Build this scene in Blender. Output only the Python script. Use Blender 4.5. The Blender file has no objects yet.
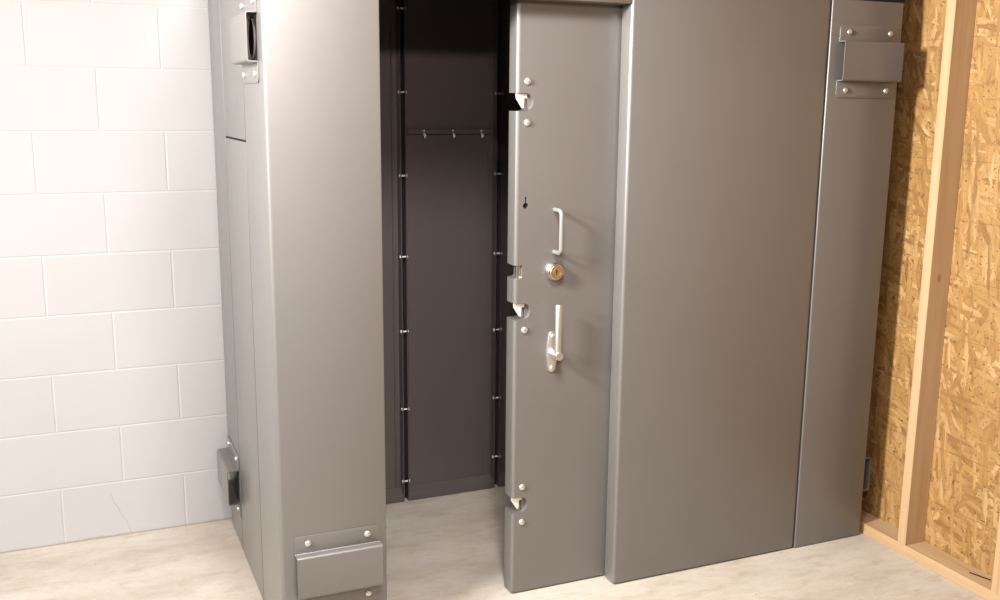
import bpy, bmesh, math, random
from mathutils import Vector, Matrix
random.seed(4)
S = bpy.context.scene
C = S.collection

# ------------------------------------------------------------------ materials
def new_mat(name):
    m = bpy.data.materials.new(name); m.use_nodes = True
    nt = m.node_tree; return m, nt, nt.nodes['Principled BSDF']
def nd(nt, typ, **kw):
    n = nt.nodes.new(typ)
    for k, v in kw.items():
        if k.startswith('i_'):
            n.inputs[k[2:].replace('_', ' ')].default_value = v
        else: setattr(n, k, v)
    return n
def lk(nt, a, b): nt.links.new(a, b)
def math_n(nt, op, a, b=None, c=None, clamp=False):
    n = nt.nodes.new('ShaderNodeMath'); n.operation = op; n.use_clamp = clamp
    for i, v in enumerate((a, b, c)):
        if v is None: continue
        if isinstance(v, (int, float)): n.inputs[i].default_value = v
        else: nt.links.new(v, n.inputs[i])
    return n.outputs[0]
def mix(nt, fac, a, b, blend='MIX'):
    n = nt.nodes.new('ShaderNodeMix'); n.data_type = 'RGBA'; n.blend_type = blend
    for i, v in ((0, fac), (6, a), (7, b)):
        if isinstance(v, (int, float)): n.inputs[i].default_value = v
        elif isinstance(v, tuple): n.inputs[i].default_value = (*v, 1)
        else: nt.links.new(v, n.inputs[i])
    return n.outputs[2]
def ramp(nt, fac, stops):
    n = nt.nodes.new('ShaderNodeValToRGB'); lk(nt, fac, n.inputs[0])
    e = n.color_ramp.elements
    while len(e) < len(stops): e.new(.5)
    for el, (p, c) in zip(e, stops): el.position = p; el.color = (*c, 1)
    return n.outputs[0]
def mapped(nt, scale=(1, 1, 1), rot=(0, 0, 0), loc=(0, 0, 0)):
    tc = nt.nodes.new('ShaderNodeTexCoord'); mp = nt.nodes.new('ShaderNodeMapping')
    mp.inputs['Scale'].default_value = scale; mp.inputs['Rotation'].default_value = rot; mp.inputs['Location'].default_value = loc
    lk(nt, tc.outputs['Object'], mp.inputs[0]); return mp.outputs[0]
def noise(nt, vec, scale, detail=4, rough=.55):
    n = nt.nodes.new('ShaderNodeTexNoise'); lk(nt, vec, n.inputs['Vector'])
    n.inputs['Scale'].default_value = scale; n.inputs['Detail'].default_value = detail; n.inputs['Roughness'].default_value = rough
    return n.outputs['Fac']
def bump(nt, bsdf, h, strength, dist):
    b = nt.nodes.new('ShaderNodeBump'); b.inputs['Strength'].default_value = strength; b.inputs['Distance'].default_value = dist
    lk(nt, h, b.inputs['Height']); lk(nt, b.outputs[0], bsdf.inputs['Normal'])

def paint(name, col, rough=.42, spec=.5, met=.5, coat=0.0):
    m, nt, b = new_mat(name)
    v = mapped(nt)
    n1 = noise(nt, v, 3.0, 3)
    c = mix(nt, n1, tuple(x * .93 for x in col), tuple(min(1, x * 1.07) for x in col))
    lk(nt, c, b.inputs['Base Color'])
    b.inputs['Specular IOR Level'].default_value = spec; b.inputs['Metallic'].default_value = met
    b.inputs['Coat Weight'].default_value = coat; b.inputs['Coat Roughness'].default_value = .36
    r = math_n(nt, 'MULTIPLY_ADD', noise(nt, v, 40, 2), .08, rough - .04); lk(nt, r, b.inputs['Roughness'])
    bump(nt, b, noise(nt, v, 520, 2), .12, .001)
    return m
def metal(name, col, rough, metallic=1.0):
    m, nt, b = new_mat(name)
    v = mapped(nt)
    c = mix(nt, noise(nt, v, 60, 3), tuple(x * .88 for x in col), col)
    lk(nt, c, b.inputs['Base Color']); b.inputs['Metallic'].default_value = metallic
    b.inputs['Roughness'].default_value = rough
    return m

GREY = paint('grey_powder_coat', (.128, .119, .111), .44, .5, .2, .8)
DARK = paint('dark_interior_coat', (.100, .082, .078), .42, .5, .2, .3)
BLACK = paint('black_gap_shade_and_dark_parts', (.015, .014, .014), .85, .1, 0)  # black stands in for gap shade; also colours screen, sliver and key slot
ZINC = metal('zinc_bolt', (.62, .60, .57), .36, .8)
STRIKE = metal('zinc_plated_strike', (.80, .74, .64), .5, .35)
CHROME = metal('satin_chrome', (.72, .71, .70), .26)
BRASS = metal('brass', (.72, .53, .31), .36)
STEELPAINT = paint('light_grey_handle_coat', (.20, .20, .19), .38, .5, .2)
LEVER = metal('nickel_lever', (.66, .64, .61), .34, .9)
PALE = paint('dull_zinc', (.80, .78, .74), .4, .6, 0)
PIPE = paint('pipe_rim', (.42, .40, .38), .5, .4, 0)

def concrete():
    m, nt, b = new_mat('polished_concrete')
    v = mapped(nt)
    vs = mapped(nt, (1.0, 2.4, 1), (0, 0, .30))
    a = noise(nt, vs, 2.3, 7, .66)
    c = ramp(nt, a, [(.32, (.359, .305, .241)), (.47, (.437, .392, .329)), (.66, (.499, .456, .396))])
    d = noise(nt, vs, 7.5, 6, .68)
    c = mix(nt, math_n(nt, 'MULTIPLY', ramp(nt, d, [(.52, (0, 0, 0)), (.70, (1, 1, 1))]), .62), c, (.303, .243, .175))
    d2 = noise(nt, mapped(nt, (1.6, 5.0, 1), (0, 0, -.15), (3, 1, 0)), 6.0, 6, .7)
    c = mix(nt, math_n(nt, 'MULTIPLY', ramp(nt, d2, [(.56, (0, 0, 0)), (.72, (1, 1, 1))]), .30), c, (.521, .482, .420))
    d3 = noise(nt, mapped(nt, (1.3, 2.0, 1), (0, 0, .5), (7, 2, 0)), 19, 6, .72)
    c = mix(nt, math_n(nt, 'MULTIPLY', ramp(nt, d3, [(.50, (0, 0, 0)), (.66, (1, 1, 1))]), .42), c, (.345, .262, .180))
    e = noise(nt, v, 150, 3, .6)
    c = mix(nt, .12, c, ramp(nt, e, [(.3, (.317, .272, .219)), (.7, (.540, .499, .438))]))
    # fine hairline cracks
    vo = nd(nt, 'ShaderNodeTexVoronoi', feature='DISTANCE_TO_EDGE'); vo.inputs['Scale'].default_value = .9
    wv = nd(nt, 'ShaderNodeVectorMath', operation='ADD')
    nz = nt.nodes.new('ShaderNodeTexNoise'); nz.inputs['Scale'].default_value = 6; lk(nt, v, nz.inputs['Vector'])
    sc = nd(nt, 'ShaderNodeVectorMath', operation='SCALE'); sc.inputs['Scale'].default_value = .14
    lk(nt, nz.outputs['Color'], sc.inputs[0]); lk(nt, v, wv.inputs[0]); lk(nt, sc.outputs[0], wv.inputs[1]); lk(nt, wv.outputs[0], vo.inputs['Vector'])
    cr = math_n(nt, 'LESS_THAN', vo.outputs['Distance'], .0016)
    crm = math_n(nt, 'MULTIPLY', cr, math_n(nt, 'GREATER_THAN', noise(nt, v, 1.7, 1), .60))
    c = mix(nt, math_n(nt, 'MULTIPLY', crm, .3), c, (.224, .179, .141))
    # small dark specks
    vp = nd(nt, 'ShaderNodeTexVoronoi'); vp.inputs['Scale'].default_value = 13; lk(nt, v, vp.inputs['Vector'])
    sp = math_n(nt, 'LESS_THAN', vp.outputs['Distance'], .035)
    sepc = nd(nt, 'ShaderNodeSeparateColor'); lk(nt, vp.outputs['Color'], sepc.inputs[0])
    sp = math_n(nt, 'MULTIPLY', sp, math_n(nt, 'GREATER_THAN', sepc.outputs[0], .86))
    c = mix(nt, math_n(nt, 'MULTIPLY', sp, .7), c, (.119, .079, .054))
    lk(nt, c, b.inputs['Base Color'])
    b.inputs['Roughness'].default_value = .55
    bump(nt, b, d, .05, .004)
    return m
def block_wall():
    m, nt, b = new_mat('white_painted_block')
    tc = nt.nodes.new('ShaderNodeTexCoord'); sx = nt.nodes.new('ShaderNodeSeparateXYZ'); lk(nt, tc.outputs['Object'], sx.inputs[0])
    cb = nt.nodes.new('ShaderNodeCombineXYZ')
    RH, BW = .1865, .3735
    lk(nt, math_n(nt, 'ADD', sx.outputs[0], -.1 + BW * 20), cb.inputs[0]); lk(nt, sx.outputs[2], cb.inputs[1])
    br = nt.nodes.new('ShaderNodeTexBrick'); lk(nt, cb.outputs[0], br.inputs['Vector'])
    br.offset = .5; br.inputs['Scale'].default_value = 1; br.inputs['Brick Width'].default_value = BW; br.inputs['Row Height'].default_value = RH
    br.inputs['Mortar Size'].default_value = .0042; br.inputs['Mortar Smooth'].default_value = .8
    br.inputs['Color1'].default_value = (.403, .401, .400, 1); br.inputs['Color2'].default_value = (.414, .411, .413, 1)
    br.inputs['Mortar'].default_value = (.450, .441, .437, 1)
    v = tc.outputs['Object']
    n1 = noise(nt, v, 55, 4)
    n2 = noise(nt, v, 2.2, 3)
    c = mix(nt, .22, br.outputs['Color'], ramp(nt, n2, [(.3, (.376, .364, .352)), (.65, (.429, .431, .437))]))
    # settling crack near the floor, beside the grey room
    crx = math_n(nt, 'SUBTRACT', sx.outputs[0], math_n(nt, 'MULTIPLY_ADD', sx.outputs[2], -.42, .118))
    cw = math_n(nt, 'ADD', crx, math_n(nt, 'MULTIPLY_ADD', noise(nt, v, 34, 3), .022, -.011))
    cm = math_n(nt, 'LESS_THAN', math_n(nt, 'ABSOLUTE', cw), .0016)
    cm = math_n(nt, 'MULTIPLY', cm, math_n(nt, 'LESS_THAN', sx.outputs[2], .150))
    c = mix(nt, math_n(nt, 'MULTIPLY', cm, .5), c, (.293, .238, .199))
    # browner, darker ragged line at the very foot of the wall
    ft = math_n(nt, 'LESS_THAN', math_n(nt, 'MULTIPLY_ADD', noise(nt, v, 22, 4), .014, sx.outputs[2]), .0135)
    c = mix(nt, math_n(nt, 'MULTIPLY', ft, .75), c, (.338, .279, .218))
    # few pocks
    vp = nd(nt, 'ShaderNodeTexVoronoi'); vp.inputs['Scale'].default_value = 9; lk(nt, v, vp.inputs['Vector'])
    sp = math_n(nt, 'LESS_THAN', vp.outputs['Distance'], .03)
    sepc = nd(nt, 'ShaderNodeSeparateColor'); lk(nt, vp.outputs['Color'], sepc.inputs[0])
    sp = math_n(nt, 'MULTIPLY', sp, math_n(nt, 'GREATER_THAN', sepc.outputs[0], .8))
    c = mix(nt, math_n(nt, 'MULTIPLY', sp, .45), c, (.325, .291, .273))
    lk(nt, c, b.inputs['Base Color']); b.inputs['Roughness'].default_value = .55
    h = math_n(nt, 'ADD', math_n(nt, 'MULTIPLY', br.outputs['Fac'], -1.0), math_n(nt, 'MULTIPLY', n1, .22))
    bump(nt, b, h, .40, .003)
    return m
def osb():
    m, nt, b = new_mat('oriented_strand_board')
    tc = nt.nodes.new('ShaderNodeTexCoord'); sx = nt.nodes.new('ShaderNodeSeparateXYZ'); lk(nt, tc.outputs['Object'], sx.inputs[0])
    base = nt.nodes.new('ShaderNodeCombineXYZ'); lk(nt, sx.outputs[1], base.inputs[0]); lk(nt, sx.outputs[2], base.inputs[1])
    wob = nt.nodes.new('ShaderNodeTexNoise'); wob.inputs['Scale'].default_value = 26; lk(nt, base.outputs[0], wob.inputs['Vector'])
    ws = nd(nt, 'ShaderNodeVectorMath', operation='SCALE'); ws.inputs['Scale'].default_value = .016; lk(nt, wob.outputs['Color'], ws.inputs[0])
    wa = nd(nt, 'ShaderNodeVectorMath', operation='ADD'); lk(nt, base.outputs[0], wa.inputs[0]); lk(nt, ws.outputs[0], wa.inputs[1])
    col = None; hh = None
    fine = noise(nt, base.outputs[0], 140, 3, .6)
    layers = [(.15, 9, 44, 0.0), (1.25, 9, 50, .30), (-.65, 10, 54, .44), (1.05, 10, 60, .52), (2.05, 10, 66, .60), (-.2, 12, 74, .64), (1.65, 11, 80, .66)]
    for k, (ang, s1, s2, th) in enumerate(layers):
        mp0 = nt.nodes.new('ShaderNodeMapping'); mp0.inputs['Rotation'].default_value = (0, 0, ang); mp0.inputs['Location'].default_value = (k * 3.7, k * 1.3, 0)
        lk(nt, wa.outputs[0], mp0.inputs[0])
        mp = nt.nodes.new('ShaderNodeMapping'); mp.inputs['Scale'].default_value = (s1, s2, 1); lk(nt, mp0.outputs[0], mp.inputs[0])
        vo = nt.nodes.new('ShaderNodeTexVoronoi'); vo.voronoi_dimensions = '2D'; vo.inputs['Scale'].default_value = 1; vo.inputs['Randomness'].default_value = 1
        lk(nt, mp.outputs[0], vo.inputs['Vector'])
        sc = nt.nodes.new('ShaderNodeSeparateColor'); lk(nt, vo.outputs['Color'], sc.inputs[0])
        cc = ramp(nt, sc.outputs[0], [(0, (.125, .050, .009)), (.18, (.215, .100, .022)), (.45, (.290, .156, .043)), (.75, (.340, .196, .070)), (1, (.450, .300, .138))])
        mg = nt.nodes.new('ShaderNodeMapping'); mg.inputs['Scale'].default_value = (9, 260, 1); lk(nt, mp0.outputs[0], mg.inputs[0])
        gr = noise(nt, mg.outputs[0], 1, 5, .65)
        cc = mix(nt, .36, cc, ramp(nt, gr, [(.32, (.135, .060, .012)), (.52, (.285, .162, .048)), (.68, (.430, .295, .138))]))
        # ragged dark rim of each strand
        rim = ramp(nt, math_n(nt, 'MULTIPLY_ADD', fine, .30, vo.outputs['Distance']), [(.66, (0, 0, 0)), (.84, (1, 1, 1))])
        cc = mix(nt, math_n(nt, 'MULTIPLY', rim, .40), cc, (.156, .076, .019))
        if col is None: col, hh = cc, sc.outputs[1]
        else:
            on = math_n(nt, 'GREATER_THAN', math_n(nt, 'MULTIPLY_ADD', gr, .25, sc.outputs[2]), th + .125)
            col = mix(nt, on, col, cc)
            mm = nt.nodes.new('ShaderNodeMix'); mm.data_type = 'FLOAT'; lk(nt, on, mm.inputs[0]); lk(nt, hh, mm.inputs[2]); lk(nt, sc.outputs[1], mm.inputs[3]); hh = mm.outputs[0]
    # small dark voids and bark chips between strands
    for (sx_, sy_, an, th) in ((52, 84, .5, .670), (86, 50, -.4, .690), (120, 150, .2, .690)):
        mp = nt.nodes.new('ShaderNodeMapping'); mp.inputs['Scale'].default_value = (sx_, sy_, 1); mp.inputs['Rotation'].default_value = (0, 0, an); lk(nt, wa.outputs[0], mp.inputs[0])
        n1 = noise(nt, mp.outputs[0], 1.0, 2, .5)
        vd = math_n(nt, 'GREATER_THAN', n1, th)
        col = mix(nt, math_n(nt, 'MULTIPLY', vd, .8), col, (.049, .022, .007))
    # broad tone variation
    col = mix(nt, math_n(nt, 'MULTIPLY', ramp(nt, noise(nt, base.outputs[0], 5, 3), [(.35, (1, 1, 1)), (.62, (0, 0, 0))]), .28), col, (.221, .115, .030))
    # printed nailing lines, about one every 178 mm
    zz = math_n(nt, 'ADD', sx.outputs[2], math_n(nt, 'MULTIPLY_ADD', noise(nt, base.outputs[0], 12, 2), .004, -.002))
    fr = math_n(nt, 'ABSOLUTE', math_n(nt, 'SUBTRACT', math_n(nt, 'FRACT', math_n(nt, 'MULTIPLY_ADD', zz, 1 / .178, 5 - .355 / .178 + .5)), .5))
    ln = math_n(nt, 'LESS_THAN', fr, .008)
    ln = math_n(nt, 'MULTIPLY', ln, math_n(nt, 'GREATER_THAN', noise(nt, base.outputs[0], 60, 3), .42))
    col = mix(nt, math_n(nt, 'MULTIPLY', ln, .42), col, (.092, .047, .016))
    lk(nt, col, b.inputs['Base Color']); b.inputs['Roughness'].default_value = .6
    bump(nt, b, hh, .25, .003)
    return m
def pine(axis, name, seed=0):
    m, nt, b = new_mat(name)
    sc = {'z': (55, 55, 2.2), 'y': (55, 2.2, 55)}[axis]
    v = mapped(nt, sc, (0, 0, 0), (seed * 3.1, seed * 1.7, seed * 2.3))
    g = noise(nt, v, 1, 5, .6)
    c = ramp(nt, g, [(.25, (.336, .197, .085)), (.5, (.383, .246, .126)), (.75, (.417, .283, .160))])
    v2 = mapped(nt, {'z': (16, 16, .9), 'y': (16, .9, 16)}[axis], (0, 0, 0), (seed, seed * 4.7, 1))
    c = mix(nt, ramp(nt, noise(nt, v2, 1, 3), [(.42, (.279, .241, .200)), (.6, (0, 0, 0))]), c, (.426, .299, .178))
    # knots
    vk = mapped(nt, {'z': (14, 14, 6.5), 'y': (14, 6.5, 14)}[axis], (0, 0, 0), (seed * 2.2, .4, seed))
    vo = nt.nodes.new('ShaderNodeTexVoronoi'); vo.inputs['Scale'].default_value = 1; lk(nt, vk, vo.inputs['Vector'])
    scn = nt.nodes.new('ShaderNodeSeparateColor'); lk(nt, vo.outputs['Color'], scn.inputs[0])
    kn = math_n(nt, 'MULTIPLY', math_n(nt, 'LESS_THAN', vo.outputs['Distance'], .15), math_n(nt, 'GREATER_THAN', scn.outputs[0], .6))
    c = mix(nt, math_n(nt, 'MULTIPLY', kn, .6), c, (.213, .095, .033))
    lk(nt, c, b.inputs['Base Color']); b.inputs['Roughness'].default_value = .6
    bump(nt, b, g, .15, .002)
    return m
CONC, BLOCK, OSB = concrete(), block_wall(), osb()
PINE_Z, PINE_Z2, PINE_Y = pine('z', 'pine_upright', 1), pine('z', 'pine_upright_pale', 2), pine('y', 'pine_level', 3)

# ------------------------------------------------------------------ mesh helpers
def merge(bm, tmp):
    me = bpy.data.meshes.new('t'); tmp.to_mesh(me); tmp.free(); bm.from_mesh(me); bpy.data.meshes.remove(me)
def box(bm, x0, x1, y0, y1, z0, z1, bev=0, seg=2):
    t = bmesh.new()
    M = Matrix.Translation(((x0 + x1) / 2, (y0 + y1) / 2, (z0 + z1) / 2)) @ Matrix.Diagonal((x1 - x0, y1 - y0, z1 - z0, 1))
    bmesh.ops.create_cube(t, size=1, matrix=M)
    if bev: bmesh.ops.bevel(t, geom=t.edges[:], offset=bev, segments=seg, profile=.5, affect='EDGES')
    merge(bm, t)
def prism(bm, pts, to3, d0, d1, bev=0):
    """pts 2-D outline (counter-clockwise or not), to3(u,v,d) -> point"""
    t = bmesh.new()
    a = [t.verts.new(to3(u, v, d0)) for u, v in pts]; c = [t.verts.new(to3(u, v, d1)) for u, v in pts]
    t.faces.new(a); t.faces.new(c[::-1])
    n = len(pts)
    for i in range(n): t.faces.new((a[i], c[i], c[(i + 1) % n], a[(i + 1) % n]))
    bmesh.ops.recalc_face_normals(t, faces=t.faces[:])
    if bev:
        es = [e for e in t.edges if (e.verts[0] in c and e.verts[1] in c)]
        bmesh.ops.bevel(t, geom=es, offset=bev, segments=2, profile=.5, affect='EDGES')
    merge(bm, t)
def lathe(bm, prof, M, n=24):
    """prof (r, h) along local +Z of M"""
    t = bmesh.new(); rings = []
    for r, h in prof:
        if r < 1e-6: rings.append([t.verts.new(M @ Vector((0, 0, h)))])
        else: rings.append([t.verts.new(M @ Vector((r * math.cos(2 * math.pi * i / n), r * math.sin(2 * math.pi * i / n), h))) for i in range(n)])
    for a, b in zip(rings, rings[1:]):
        for i in range(n):
            j = (i + 1) % n
            f = [a[0], b[i], b[j]] if len(a) == 1 else ([a[i], b[0], a[j]] if len(b) == 1 else [a[i], b[i], b[j], a[j]])
            if len(a) == 1 and len(b) == 1: continue
            t.faces.new(f)
    if len(rings[0]) > 1: t.faces.new(rings[0])
    if len(rings[-1]) > 1: t.faces.new(rings[-1])
    bmesh.ops.recalc_face_normals(t, faces=t.faces[:])
    merge(bm, t)
def tube(bm, path, r, n=16):
    path = [Vector(p) for p in path]; t = bmesh.new(); rings = []
    for i, p in enumerate(path):
        d = (path[min(i + 1, len(path) - 1)] - path[max(i - 1, 0)]).normalized()
        q = d.to_track_quat('Z', 'Y').to_matrix()
        if i == 0: ref = q @ Vector((1, 0, 0))
        u = (ref - d * ref.dot(d)).normalized(); w = d.cross(u); ref = u
        rings.append([t.verts.new(p + r * (u * math.cos(2 * math.pi * k / n) + w * math.sin(2 * math.pi * k / n))) for k in range(n)])
    for a, b in zip(rings, rings[1:]):
        for k in range(n): t.faces.new((a[k], b[k], b[(k + 1) % n], a[(k + 1) % n]))
    t.faces.new(rings[0]); t.faces.new(rings[-1])
    bmesh.ops.recalc_face_normals(t, faces=t.faces[:])
    merge(bm, t)
def arc(c, r, a0, a1, n=6):
    return [(c[0] + r * math.cos(math.radians(a0 + (a1 - a0) * i / n)), c[1] + r * math.sin(math.radians(a0 + (a1 - a0) * i / n))) for i in range(n + 1)]
def obj(name, bm, mat, parent=None, smooth=35, loc=None):
    me = bpy.data.meshes.new(name)
    o = bpy.data.objects.new(name, me); C.objects.link(o)
    off = Vector(loc) if loc else Vector((0, 0, 0))
    bmesh.ops.translate(bm, verts=bm.verts[:], vec=-off)
    if smooth:
        for f in bm.faces: f.smooth = True
        for e in bm.edges:
            if len(e.link_faces) == 2 and e.calc_face_angle(0) > math.radians(smooth): e.smooth = False
    bm.to_mesh(me); bm.free()
    for m in (mat if isinstance(mat, (list, tuple)) else [mat]): me.materials.append(m)
    o.location = off
    if parent: o.parent = parent
    return o
def tag(o, label=None, cat=None, group=None, kind=None):
    for k, v in (('label', label), ('category', cat), ('group', group), ('kind', kind)):
        if v: o[k] = v
    return o
def part(name, bm, mat, parent, label=None, smooth=35):
    o = obj(name, bm, mat, parent, smooth)
    o.matrix_parent_inverse = Matrix.Translation(-Vector(ORI if parent is ROOT else (0, 0, 0)))
    if label: o['label'] = label
    return o
def cut(o, bm_cut):
    """carve the cutters out of o for good"""
    me = bpy.data.meshes.new('cut'); bm_cut.to_mesh(me); bm_cut.free()
    c = bpy.data.objects.new('cut', me); C.objects.link(c)
    md = o.modifiers.new('b', 'BOOLEAN'); md.operation = 'DIFFERENCE'; md.solver = 'EXACT'; md.object = c
    pm = o.matrix_parent_inverse.copy(); pr = o.parent
    o.parent = None
    bpy.context.view_layer.update()
    dg = bpy.context.evaluated_depsgraph_get()
    new = bpy.data.meshes.new_from_object(o.evaluated_get(dg))
    old = o.data; o.modifiers.clear(); o.data = new; new.name = old.name
    o.parent = pr; o.matrix_parent_inverse = pm
    bpy.data.objects.remove(c); bpy.data.meshes.remove(me)

# ------------------------------------------------------------------ setting
XL, XR = .43, 2.339          # safe room, left and right faces
YF, YB = 2.378, 3.262        # front face, back face
WB = 3.294                   # block wall
XS, XO = 2.36, 2.442         # inner face of the studs, face of the sheathing
TOP = 1.706

b = bmesh.new(); box(b, -3.0, XO + .012, -2.2, WB + .1, -.1, 0); tag(obj('floor', b, CONC, smooth=0), kind='structure')
b = bmesh.new(); box(b, -3.0, XO + .012, WB, WB + .1, 0, 2.6); tag(obj('wall_back', b, BLOCK, smooth=0), kind='structure')
b = bmesh.new(); box(b, XO, XO + .012, -2.2, WB, 0, 2.6); tag(obj('wall_right', b, OSB, smooth=0), kind='structure')

b = bmesh.new(); box(b, XS, XO, -1.6, WB, 0, .035, .0015, 1)
tag(obj('sill_plate', b, PINE_Y), 'pale pine board lying along the floor under the strand board wall', 'board')
for (y0, y1, mt, lab) in ((2.203, 2.236, PINE_Z, 'bare pine stud standing nearest the grey steel walk-in safe'),
                          (1.845, 1.879, PINE_Z2, 'bare pine stud only partly in view at the right edge of the photo')):
    b = bmesh.new(); box(b, XS, XO, y0, y1, .035, 2.56, .0015, 1)
    tag(obj('wall_stud', b, mt), lab, 'stud', 'bare pine studs on the strand board wall')
b = bmesh.new()
tube(b, [(2.395, 1.985, .0366), (2.404, 1.955, .0366), (2.414, 1.925, .0366)], .0016, 6)
tag(obj('wood_sliver', b, BLACK), 'thin dark sliver lying on the floor board beside the right edge stud', 'sliver')

# ------------------------------------------------------------------ the safe room
ORI = (1.38, 2.82, 0)
ROOT = bpy.data.objects.new('walk_in_safe', None); C.objects.link(ROOT); ROOT.location = ORI
tag(ROOT, 'grey steel walk-in safe with its sliding door half open, standing on the concrete floor', 'safe')

def dome(bm, p, n, r=.0095, h=.006):
    q = Vector(n).to_track_quat('Z', 'Y').to_matrix().to_4x4()
    prof = [(r, 0), (r, h * .25)] + [(r * math.cos(a), h * .25 + h * .75 * math.sin(a)) for a in (.35, .7, 1.05, 1.3)] + [(0, h)]
    lathe(bm, prof, Matrix.Translation(p) @ q, 16)

# corner panel: front leaf, side return, one bent sheet with rolled corner
T = .05
b = bmesh.new()
r = .011
outl = [(XL, 2.657)] + [(XL + r - r * math.cos(math.radians(a)), YF + r - r * math.sin(math.radians(a))) for a in (0, 22, 45, 67, 90)] + \
       [(.709 - .004, YF), (.709 - .001, YF + .0012), (.709, YF + .004), (.709, YF + T), (XL + T, YF + T), (XL + T, 2.657)]
prism(b, outl, lambda u, v, d: Vector((u, v, d)), .002, TOP)
corner = part('corner_panel', b, GREY, ROOT)
VC = (2.514, 1.547)
cb_ = bmesh.new(); lathe(cb_, [(.0530, -.1), (.0530, .1)], Matrix.Translation((XL, VC[0], VC[1])) @ Matrix.Rotation(math.pi / 2, 4, 'Y'), 40)
cut(corner, cb_)
Mv = Matrix.Translation((XL, VC[0], VC[1])) @ Matrix.Rotation(-math.pi / 2, 4, 'Y')
def ring(loops, n=48):
    t = bmesh.new()
    vs = [[t.verts.new(Mv @ Vector((q * math.cos(2 * math.pi * i / n), q * math.sin(2 * math.pi * i / n), h))) for i in range(n)] for q, h in loops]
    for va, vb in zip(vs, vs[1:] + vs[:1]):
        for i in range(n): t.faces.new((va[i], va[(i + 1) % n], vb[(i + 1) % n], vb[i]))
    bmesh.ops.recalc_face_normals(t, faces=t.faces[:])
    return t
pipe = part('vent_pipe', ring([(.0490, -.045), (.0490, .003), (.0455, .003), (.0455, -.045)]), PIPE, ROOT, 'pale round vent pipe end')
b = bmesh.new(); lathe(b, [(.0457, -.006), (.0457, .0), (0, .0)], Mv, 40)
part('vent_screen', b, BLACK, pipe, 'dark screen across the vent pipe')

# side panels
b = bmesh.new(); box(b, XL, XL + T, 2.6675, 3.0195, .002, 1.2945, .002); part('side_panel', b, GREY, ROOT)
b = bmesh.new(); box(b, XL, XL + T, 2.6675, 3.0195, 1.2995, TOP, .002); part('side_panel', b, GREY, ROOT)
b = bmesh.new(); box(b, XL, XL + T, 3.0305, YB, .002, TOP, .003); part('side_panel', b, GREY, ROOT)
b = bmesh.new(); box(b, XL + .003, XL + T - .005, 2.650, 3.038, .01, TOP - .01); part('joint_shade_strip', b, BLACK, ROOT, 'black strip standing in for shade in the side joints')  # added black strip paints the shade seen in the side joints
b = bmesh.new(); box(b, XR - T, XR, YF + .064, 2.80, .002, TOP, .003); part('side_panel', b, GREY, ROOT)
b = bmesh.new(); box(b, XR - T, XR, 2.803, YB, .002, TOP, .003); part('side_panel', b, GREY, ROOT)

# front panels
b = bmesh.new(); box(b, 1.4015, 2.0665, YF, YF + .058, .002, TOP, .009, 4); part('front_panel', b, GREY, ROOT)
b = bmesh.new(); box(b, 2.0695, XR, YF - .0015, YF + .061, .002, TOP, .004, 3); part('front_panel', b, GREY, ROOT)
b = bmesh.new(); box(b, .7105, 1.400, YF + .001, YF + .055, 1.661, TOP, .002); part('header', b, GREY, ROOT)
# roof
TOPI = 1.748
b = bmesh.new()
for x0, x1, y0, y1 in ((XL + .006, XR + .010, YF + .006, YF + .05), (XL + .006, XR - .006, YB - .012, YB - .001), (XL + .006, XL + .02, YF + .05, YB - .012), (XR - .02, XR - .006, YF + .05, YB - .012)):
    box(b, x0, x1, y0, y1, TOP + .0005, TOPI)
part('roof_edge_shade', b, BLACK, ROOT, 'black band standing in for shade under the roof edge')  # black colour stands in for the shaded underside of the roof
b = bmesh.new(); box(b, XL - .004, XR + .014, YF - .004, YB + .004, TOPI, TOPI + .05, .004); part('roof_panel', b, GREY, ROOT)

# back wall seen from inside: three pans with inward flanges, bolted together
FY, SY = 3.214, 3.250
def pan(x0, x1):
    bm = bmesh.new()
    box(bm, x0, x1, SY, YB - .013, .002, TOPI - .002)
    for xa in (x0, x1 - .004): box(bm, xa, xa + .004, FY, SY + .001, .002, TOPI - .002, .001, 1)
    box(bm, x0 + .004, x1 - .004, FY, FY + .004, .002, .024, .001, 1)
    prism(bm, [(FY + .001, .022), (FY + .004, .022), (SY + .001, .040), (SY + .001, .044)], lambda u, v, d: Vector((d, u, v)), x0 + .004, x1 - .004)
    # shallow pressed border inside the edge
    for xa, xb in ((x0 + .010, x0 + .016), (x1 - .024, x1 - .018)):
        box(bm, xa, xb, SY - .004, SY + .001, .045, TOPI - .01, .0018, 1)
    return bm
part('back_panel', pan(XL + T + .001, 1.027), DARK, ROOT)
part('back_panel', pan(1.041, 1.3755), DARK, ROOT)
part('back_panel', pan(1.391, 1.73), DARK, ROOT)
part('back_panel', pan(1.744, 2.285), DARK, ROOT)
for xa, xb in ((1.027, 1.041), (1.3755, 1.391), (1.73, 1.744)):
    b = bmesh.new(); box(b, xa, xb, SY - .004, YB - .013, .002, TOPI - .002); part('joint_shade_strip', b, BLACK, ROOT)  # black fill paints the shade deep between the flanges
bolt_z = (1.700, 1.433, 1.158, .883, .622, .342, .075)
def through_bolt(x0, x1, z, head_left=True):
    bm = bmesh.new()
    Q = Matrix.Translation((x0, FY + .008, z)) @ Matrix.Rotation(math.pi / 2, 4, 'Y')
    L = x1 - x0
    lathe(bm, [(.0028, -.005), (.0028, L + .006)], Q, 8)
    for h0, h1 in ((-.0045, .0), (L, L + .005)): lathe(bm, [(.0058, h0), (.0058, h1)], Q, 6)
    return bm
for z in bolt_z:
    part('panel_bolt', through_bolt(1.025, 1.043, z), PALE, ROOT, 'zinc bolt through the inside wall joint')
for z in (1.433, 1.158, .877, .60, .345, .120):
    part('panel_bolt', through_bolt(1.3735, 1.393, z), PALE, ROOT)
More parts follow.
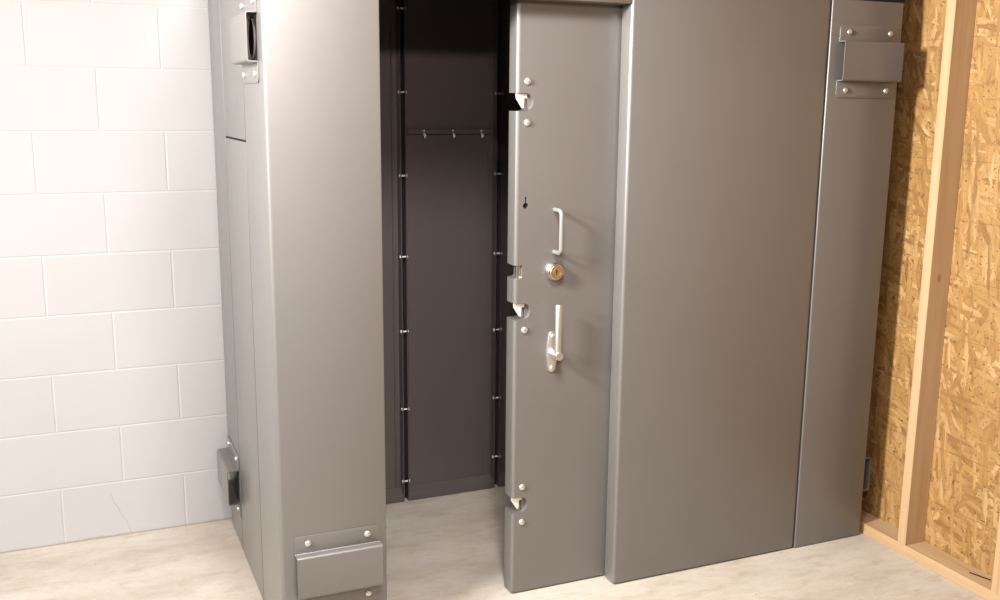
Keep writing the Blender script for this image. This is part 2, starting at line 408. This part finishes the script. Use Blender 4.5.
# outer back skin
b = bmesh.new(); box(b, XL + T + .001, XR - T - .001, YB - .012, YB, .002, TOP, .002); part('back_skin', b, GREY, ROOT)
# rail with three hooks on the middle inside panel
b = bmesh.new()
box(b, 1.056, 1.362, SY - .016, SY + .001, 1.294, 1.298, .001, 1); box(b, 1.056, 1.362, SY - .016, SY - .013, 1.294, 1.314, .001, 1)
box(b, 1.056, 1.362, SY - .016, SY + .001, 1.310, 1.314, .001, 1)
rail = part('hook_rail', b, DARK, ROOT)
for x in (1.113, 1.218, 1.322):
    bm = bmesh.new()
    Qr = Matrix.Translation((x, SY - .016, 1.3065)) @ Matrix.Rotation(math.pi / 2, 4, 'X')
    lathe(bm, [(.0032, -.002), (.0032, .004), (.002, .006), (0, .0065)], Qr, 10)
    tube(bm, [(x, SY - .015, 1.298), (x, SY - .024, 1.296), (x, SY - .029, 1.291), (x, SY - .026, 1.284), (x, SY - .020, 1.282)], .0026, 8)
    lathe(bm, [(0, -.0055), (.004, -.004), (.0055, 0), (.004, .004), (0, .0055)], Matrix.Translation((x, SY - .028, 1.290)), 12)
    part('hook', bm, PALE, rail, 'small bright hook')

# vent covers: bent hat section with two bolted flanges
def vent_cover(o, u, n, slots=False, L=.224, d=.028):
    """o = lower left corner of the cover on the wall, u = along, n = outward"""
    o, u, n, k = Vector(o), Vector(u), Vector(n), Vector((0, 0, 1))
    P = lambda a, z, e: o + u * a + k * z + n * e
    H, h0, h1, th, rc = .210, .048, .163, .003, .012
    bm = bmesh.new()
    low = [(0, h0 + .002)] + arc((rc, rc), rc, 180, 270) + arc((L - rc, rc), rc, 270, 360) + [(L, h0 + .002)]
    up = [(L, h1 - .002)] + arc((L - rc, H - rc), rc, 0, 90) + arc((rc, H - rc), rc, 90, 180) + [(0, h1 - .002)]
    prism(bm, low, P, .0005, th, .0007); prism(bm, up, P, .0005, th, .0007)
    R = .007
    outer = [(h0 - .001, th)] + [(h0, th + .001)] + [(h0 + R - R * math.cos(math.radians(a)), d - R + R * math.sin(math.radians(a))) for a in (0, 22, 45, 67, 90)] + \
            [(h1 - R + R * math.sin(math.radians(a)), d - R + R * math.cos(math.radians(a))) for a in (0, 22, 45, 67, 90)] + [(h1, th + .001), (h1 + .001, th)]
    R2 = R - th
    inner = [(h0 + th, .0005)] + [(h0 + th + R2 - R2 * math.cos(math.radians(a)), d - R + R2 * math.sin(math.radians(a))) for a in (0, 45, 90)] + \
            [(h1 - th - R2 + R2 * math.sin(math.radians(a)), d - R + R2 * math.cos(math.radians(a))) for a in (0, 45, 90)] + [(h1 - th, .0005)]
    prism(bm, outer + inner[::-1], lambda z, e, a: P(a, z, e), 0, L)
    cv = part('vent_cover', bm, GREY, ROOT)
    for a in (.034, L - .034):
        for z in (.022, H - .021):
            m2 = bmesh.new(); dome(m2, P(a, z, th), n, .0085, .0055)
            part('bolt', m2, ZINC, cv, 'bright zinc bolt head')
    return cv
X_, NY, NX, Y_ = (1, 0, 0), (0, -1, 0), (-1, 0, 0), (0, 1, 0)
vent_cover((2.102, YF - .0015, 1.425), X_, NY)
vent_cover((.466, YF, .104), X_, NY)
vent_cover((XL, 2.655, 1.442), NY, NX)
vent_cover((XL, 3.256, .106), NY, NX, d=.038)
vent_cover((XR, 2.384, .104), Y_, (1, 0, 0), d=.030)

# sliding door, behind the front panel
DX0, DX1, DY0, DY1 = 1.0985, 1.760, 2.441, 2.498
b = bmesh.new(); box(b, DX0, DX1, DY0, DY1, .0015, 1.700, .009, 4)
door = part('sliding_door', b, GREY, ROOT)
F = lambda u, v, d: Vector((u, DY0 + d, v))
cuts = bmesh.new()
HK = (1.4035, .838, .273)
for z in HK:
    r = .0235
    prism(cuts, [(DX0 - .03, z + r), (1.1235, z + r)] + arc((1.1235, z), r, 90, -90, 16)[1:-1] + [(1.1235, z - r), (DX0 - .03, z - r)], F, -.02, .13)
prism(cuts, [(DX0 - .03, .967), (1.121, .967)] + [(1.121, .938)] + arc((1.113, .938), .008, 0, -90, 4)[1:] + [(DX0 - .03, .930)], F, -.02, .13)
prism(cuts, [(1.1262, 1.153), (1.1262, 1.136)] + arc((1.1285, 1.129), .0082, 107, 433, 16) + [(1.1308, 1.136), (1.1308, 1.153)], F, -.02, .035)
cut(door, cuts)
for f in door.data.polygons: f.use_smooth = False
# strike plates inside the slots
for z in HK:
    bm = bmesh.new(); r = .0235
    prism(bm, [(1.1020, z + r), (1.1345, z + r), (1.1335, z + .009), (1.1295, z + .011), (1.1255, z + .009), (1.1240, z - .014), (1.1215, z - .0165), (1.1180, z - .013), (1.1030, z + .010)], F, .012, .018, .001)
    part('strike_tooth', bm, STRIKE, door, 'cream zinc tooth inside the slot')
    bm = bmesh.new()
    prism(bm, [(1.1345, z + .019)] + arc((1.1235, z), .0233, 54, -54, 10) + [(1.1345, z - .019)], F, .014, .020)
    part('strike_plate', bm, GREY, door)  # door grey stands in for shade on this part of the plate
bm = bmesh.new(); box(bm, 1.1085, 1.1205, DY0 + .010, DY0 + .018, .9315, .9655, .001, 1)
part('lock_plate', bm, CHROME, door, 'bright plate in the lock slot')
for z in (1.457, 1.350, .786, .327, .221):
    bm = bmesh.new(); dome(bm, (1.1295, DY0, z), NY, .0095, .007); part('rivet', bm, ZINC, door, 'bright domed rivet')
# pull handle
def bend(p0, pc, p1, n=6):
    p0, pc, p1 = Vector(p0), Vector(pc), Vector(p1)
    return [(1 - t) ** 2 * p0 + 2 * t * (1 - t) * pc + t * t * p1 for t in [i / n for i in range(n + 1)]]
bm = bmesh.new(); hx, so, rb = 1.2165, .042, .016
zt, zb = 1.116, 1.000
path = [(hx, DY0 + .001, zt), (hx, DY0 - so + rb, zt)] + bend((hx, DY0 - so + rb, zt), (hx, DY0 - so, zt), (hx, DY0 - so, zt - rb))[1:] + \
       bend((hx, DY0 - so, zb + rb), (hx, DY0 - so, zb), (hx, DY0 - so + rb, zb)) + [(hx, DY0 + .001, zb)]
tube(bm, path, .0062, 14)
part('pull_handle', bm, STEELPAINT, door, 'pale grey bow handle')
# deadbolt
QD = Matrix.Translation((1.2145, DY0, .946)) @ Matrix.Rotation(math.pi / 2, 4, 'X')
bm = bmesh.new(); lathe(bm, [(.0265, 0), (.0265, .004), (.024, .016), (.0215, .021), (.0195, .0215), (.0195, .019), (.012, .0185)], QD, 32)
part('lock_collar', bm, CHROME, door, 'chrome lock collar')
bm = bmesh.new(); lathe(bm, [(.0192, .017), (.0192, .0222), (.0182, .0232), (.0120, .0232), (.0115, .0222), (.0105, .0222), (.0100, .0232), (0, .0232)], QD, 32)
part('lock_cylinder', bm, BRASS, door, 'brass lock face')
bm = bmesh.new(); yk = DY0 - .0232
prism(bm, arc((1.2145, .950), .0026, 0, 330, 10), lambda u, v, d: Vector((u, yk - d, v)), -.001, .0004)
box(bm, 1.2133, 1.2157, yk - .0004, yk + .001, .9395, .9495)
part('keyway', bm, BLACK, door, 'black key slot')
# lever handle
lz, lx = .7165, 1.2145
bm = bmesh.new()
out = arc((lx, lz + .048), .0115, 20, 160, 8) + [(lx - .0165, lz + .010), (lx - .018, lz), (lx - .0165, lz - .010)] + arc((lx, lz - .046), .0115, 200, 340, 8) + [(lx + .0165, lz - .010), (lx + .018, lz), (lx + .0165, lz + .010)]
prism(bm, out, F, .0, -.006, .002)
part('lever_plate', bm, LEVER, door, 'bright lozenge lever plate')
for z in (lz + .047, lz - .045):
    bm = bmesh.new(); dome(bm, (lx, DY0 - .006, z), NY, .0068, .004); part('plate_screw', bm, ZINC, door)
bm = bmesh.new()
QL = Matrix.Translation((lx, DY0 - .005, lz - .002)) @ Matrix.Rotation(math.pi / 2, 4, 'X')
lathe(bm, [(.015, 0), (.0138, .006), (.0115, .010), (.0115, .046), (.0108, .048), (0, .0485)], QL, 28)
QV = Matrix.Translation((lx, DY0 - .040, lz - .004))
lathe(bm, [(.0098, 0), (.0098, .143), (.0088, .1455), (0, .146)], QV, 24)
part('lever_handle', bm, LEVER, door, 'bright upright lever bar')

# ------------------------------------------------------------------ light
def area(name, loc, aim, size, power, col, sy=None):
    l = bpy.data.lights.new(name, 'AREA'); l.shape = 'RECTANGLE' if sy else 'DISK'; l.size = size; l.size_y = sy or size; l.energy = power; l.color = col
    o = bpy.data.objects.new(name, l); C.objects.link(o); o.location = loc
    o.rotation_euler = (Vector(aim) - Vector(loc)).to_track_quat('-Z', 'Y').to_euler(); return o
k = area('key_lamp', (-.75, 1.75, 2.06), (1.0, 1.72, 1.66), .35, 67, (1, .985, .965)); k.data.spread = math.radians(114)
area('side_fill', (-2.6, 1.5, 2.0), (2.4, 2.5, 1.0), .6, 200, (1, .98, .955))  # added unseen fill, evens out the block wall and brightens left-facing steel
k = area('boom_lamp', (.62, 1.3, 2.33), (.55, 2.4, .85), .35, 21, (1, .985, .98)); k.data.spread = math.radians(106)
area('flash_lamp', (.2, 0, 1.942), (1.0, 2.6, .9), .11, 32, (1, .84, .80))
area('ceiling_lamp', (-.25, .35, 3.2), (.4, 1.7, 0), .9, 33, (1, .82, .68))
w = bpy.data.worlds.new('room_light'); S.world = w; w.use_nodes = True
bg = w.node_tree.nodes['Background']; bg.inputs[0].default_value = (1, .84, .68, 1); bg.inputs[1].default_value = .17

# ------------------------------------------------------------------ camera
pitch, yaw, roll = .19465, .40819, -.009139
fw = Vector((math.sin(yaw) * math.cos(pitch), math.cos(yaw) * math.cos(pitch), -math.sin(pitch)))
rt = Vector((math.cos(yaw), -math.sin(yaw), 0)); dn = fw.cross(rt)
rt2 = rt * math.cos(roll) + dn * math.sin(roll); dn2 = -rt * math.sin(roll) + dn * math.cos(roll)
cam = bpy.data.cameras.new('camera'); co = bpy.data.objects.new('camera', cam); C.objects.link(co)
M = Matrix((rt2, -dn2, -fw)).transposed().to_4x4(); M.translation = (0, 0, 1.4)
co.matrix_world = M
cam.sensor_width = 36; cam.lens = 998.3 / 1000 * 36; cam.clip_start = .02
S.camera = co
S.view_settings.view_transform = 'Standard'; S.view_settings.look = 'None'; S.view_settings.gamma = 1
S.view_settings.use_curve_mapping = False; S.view_settings.exposure = 0
S.cycles.max_bounces = 8
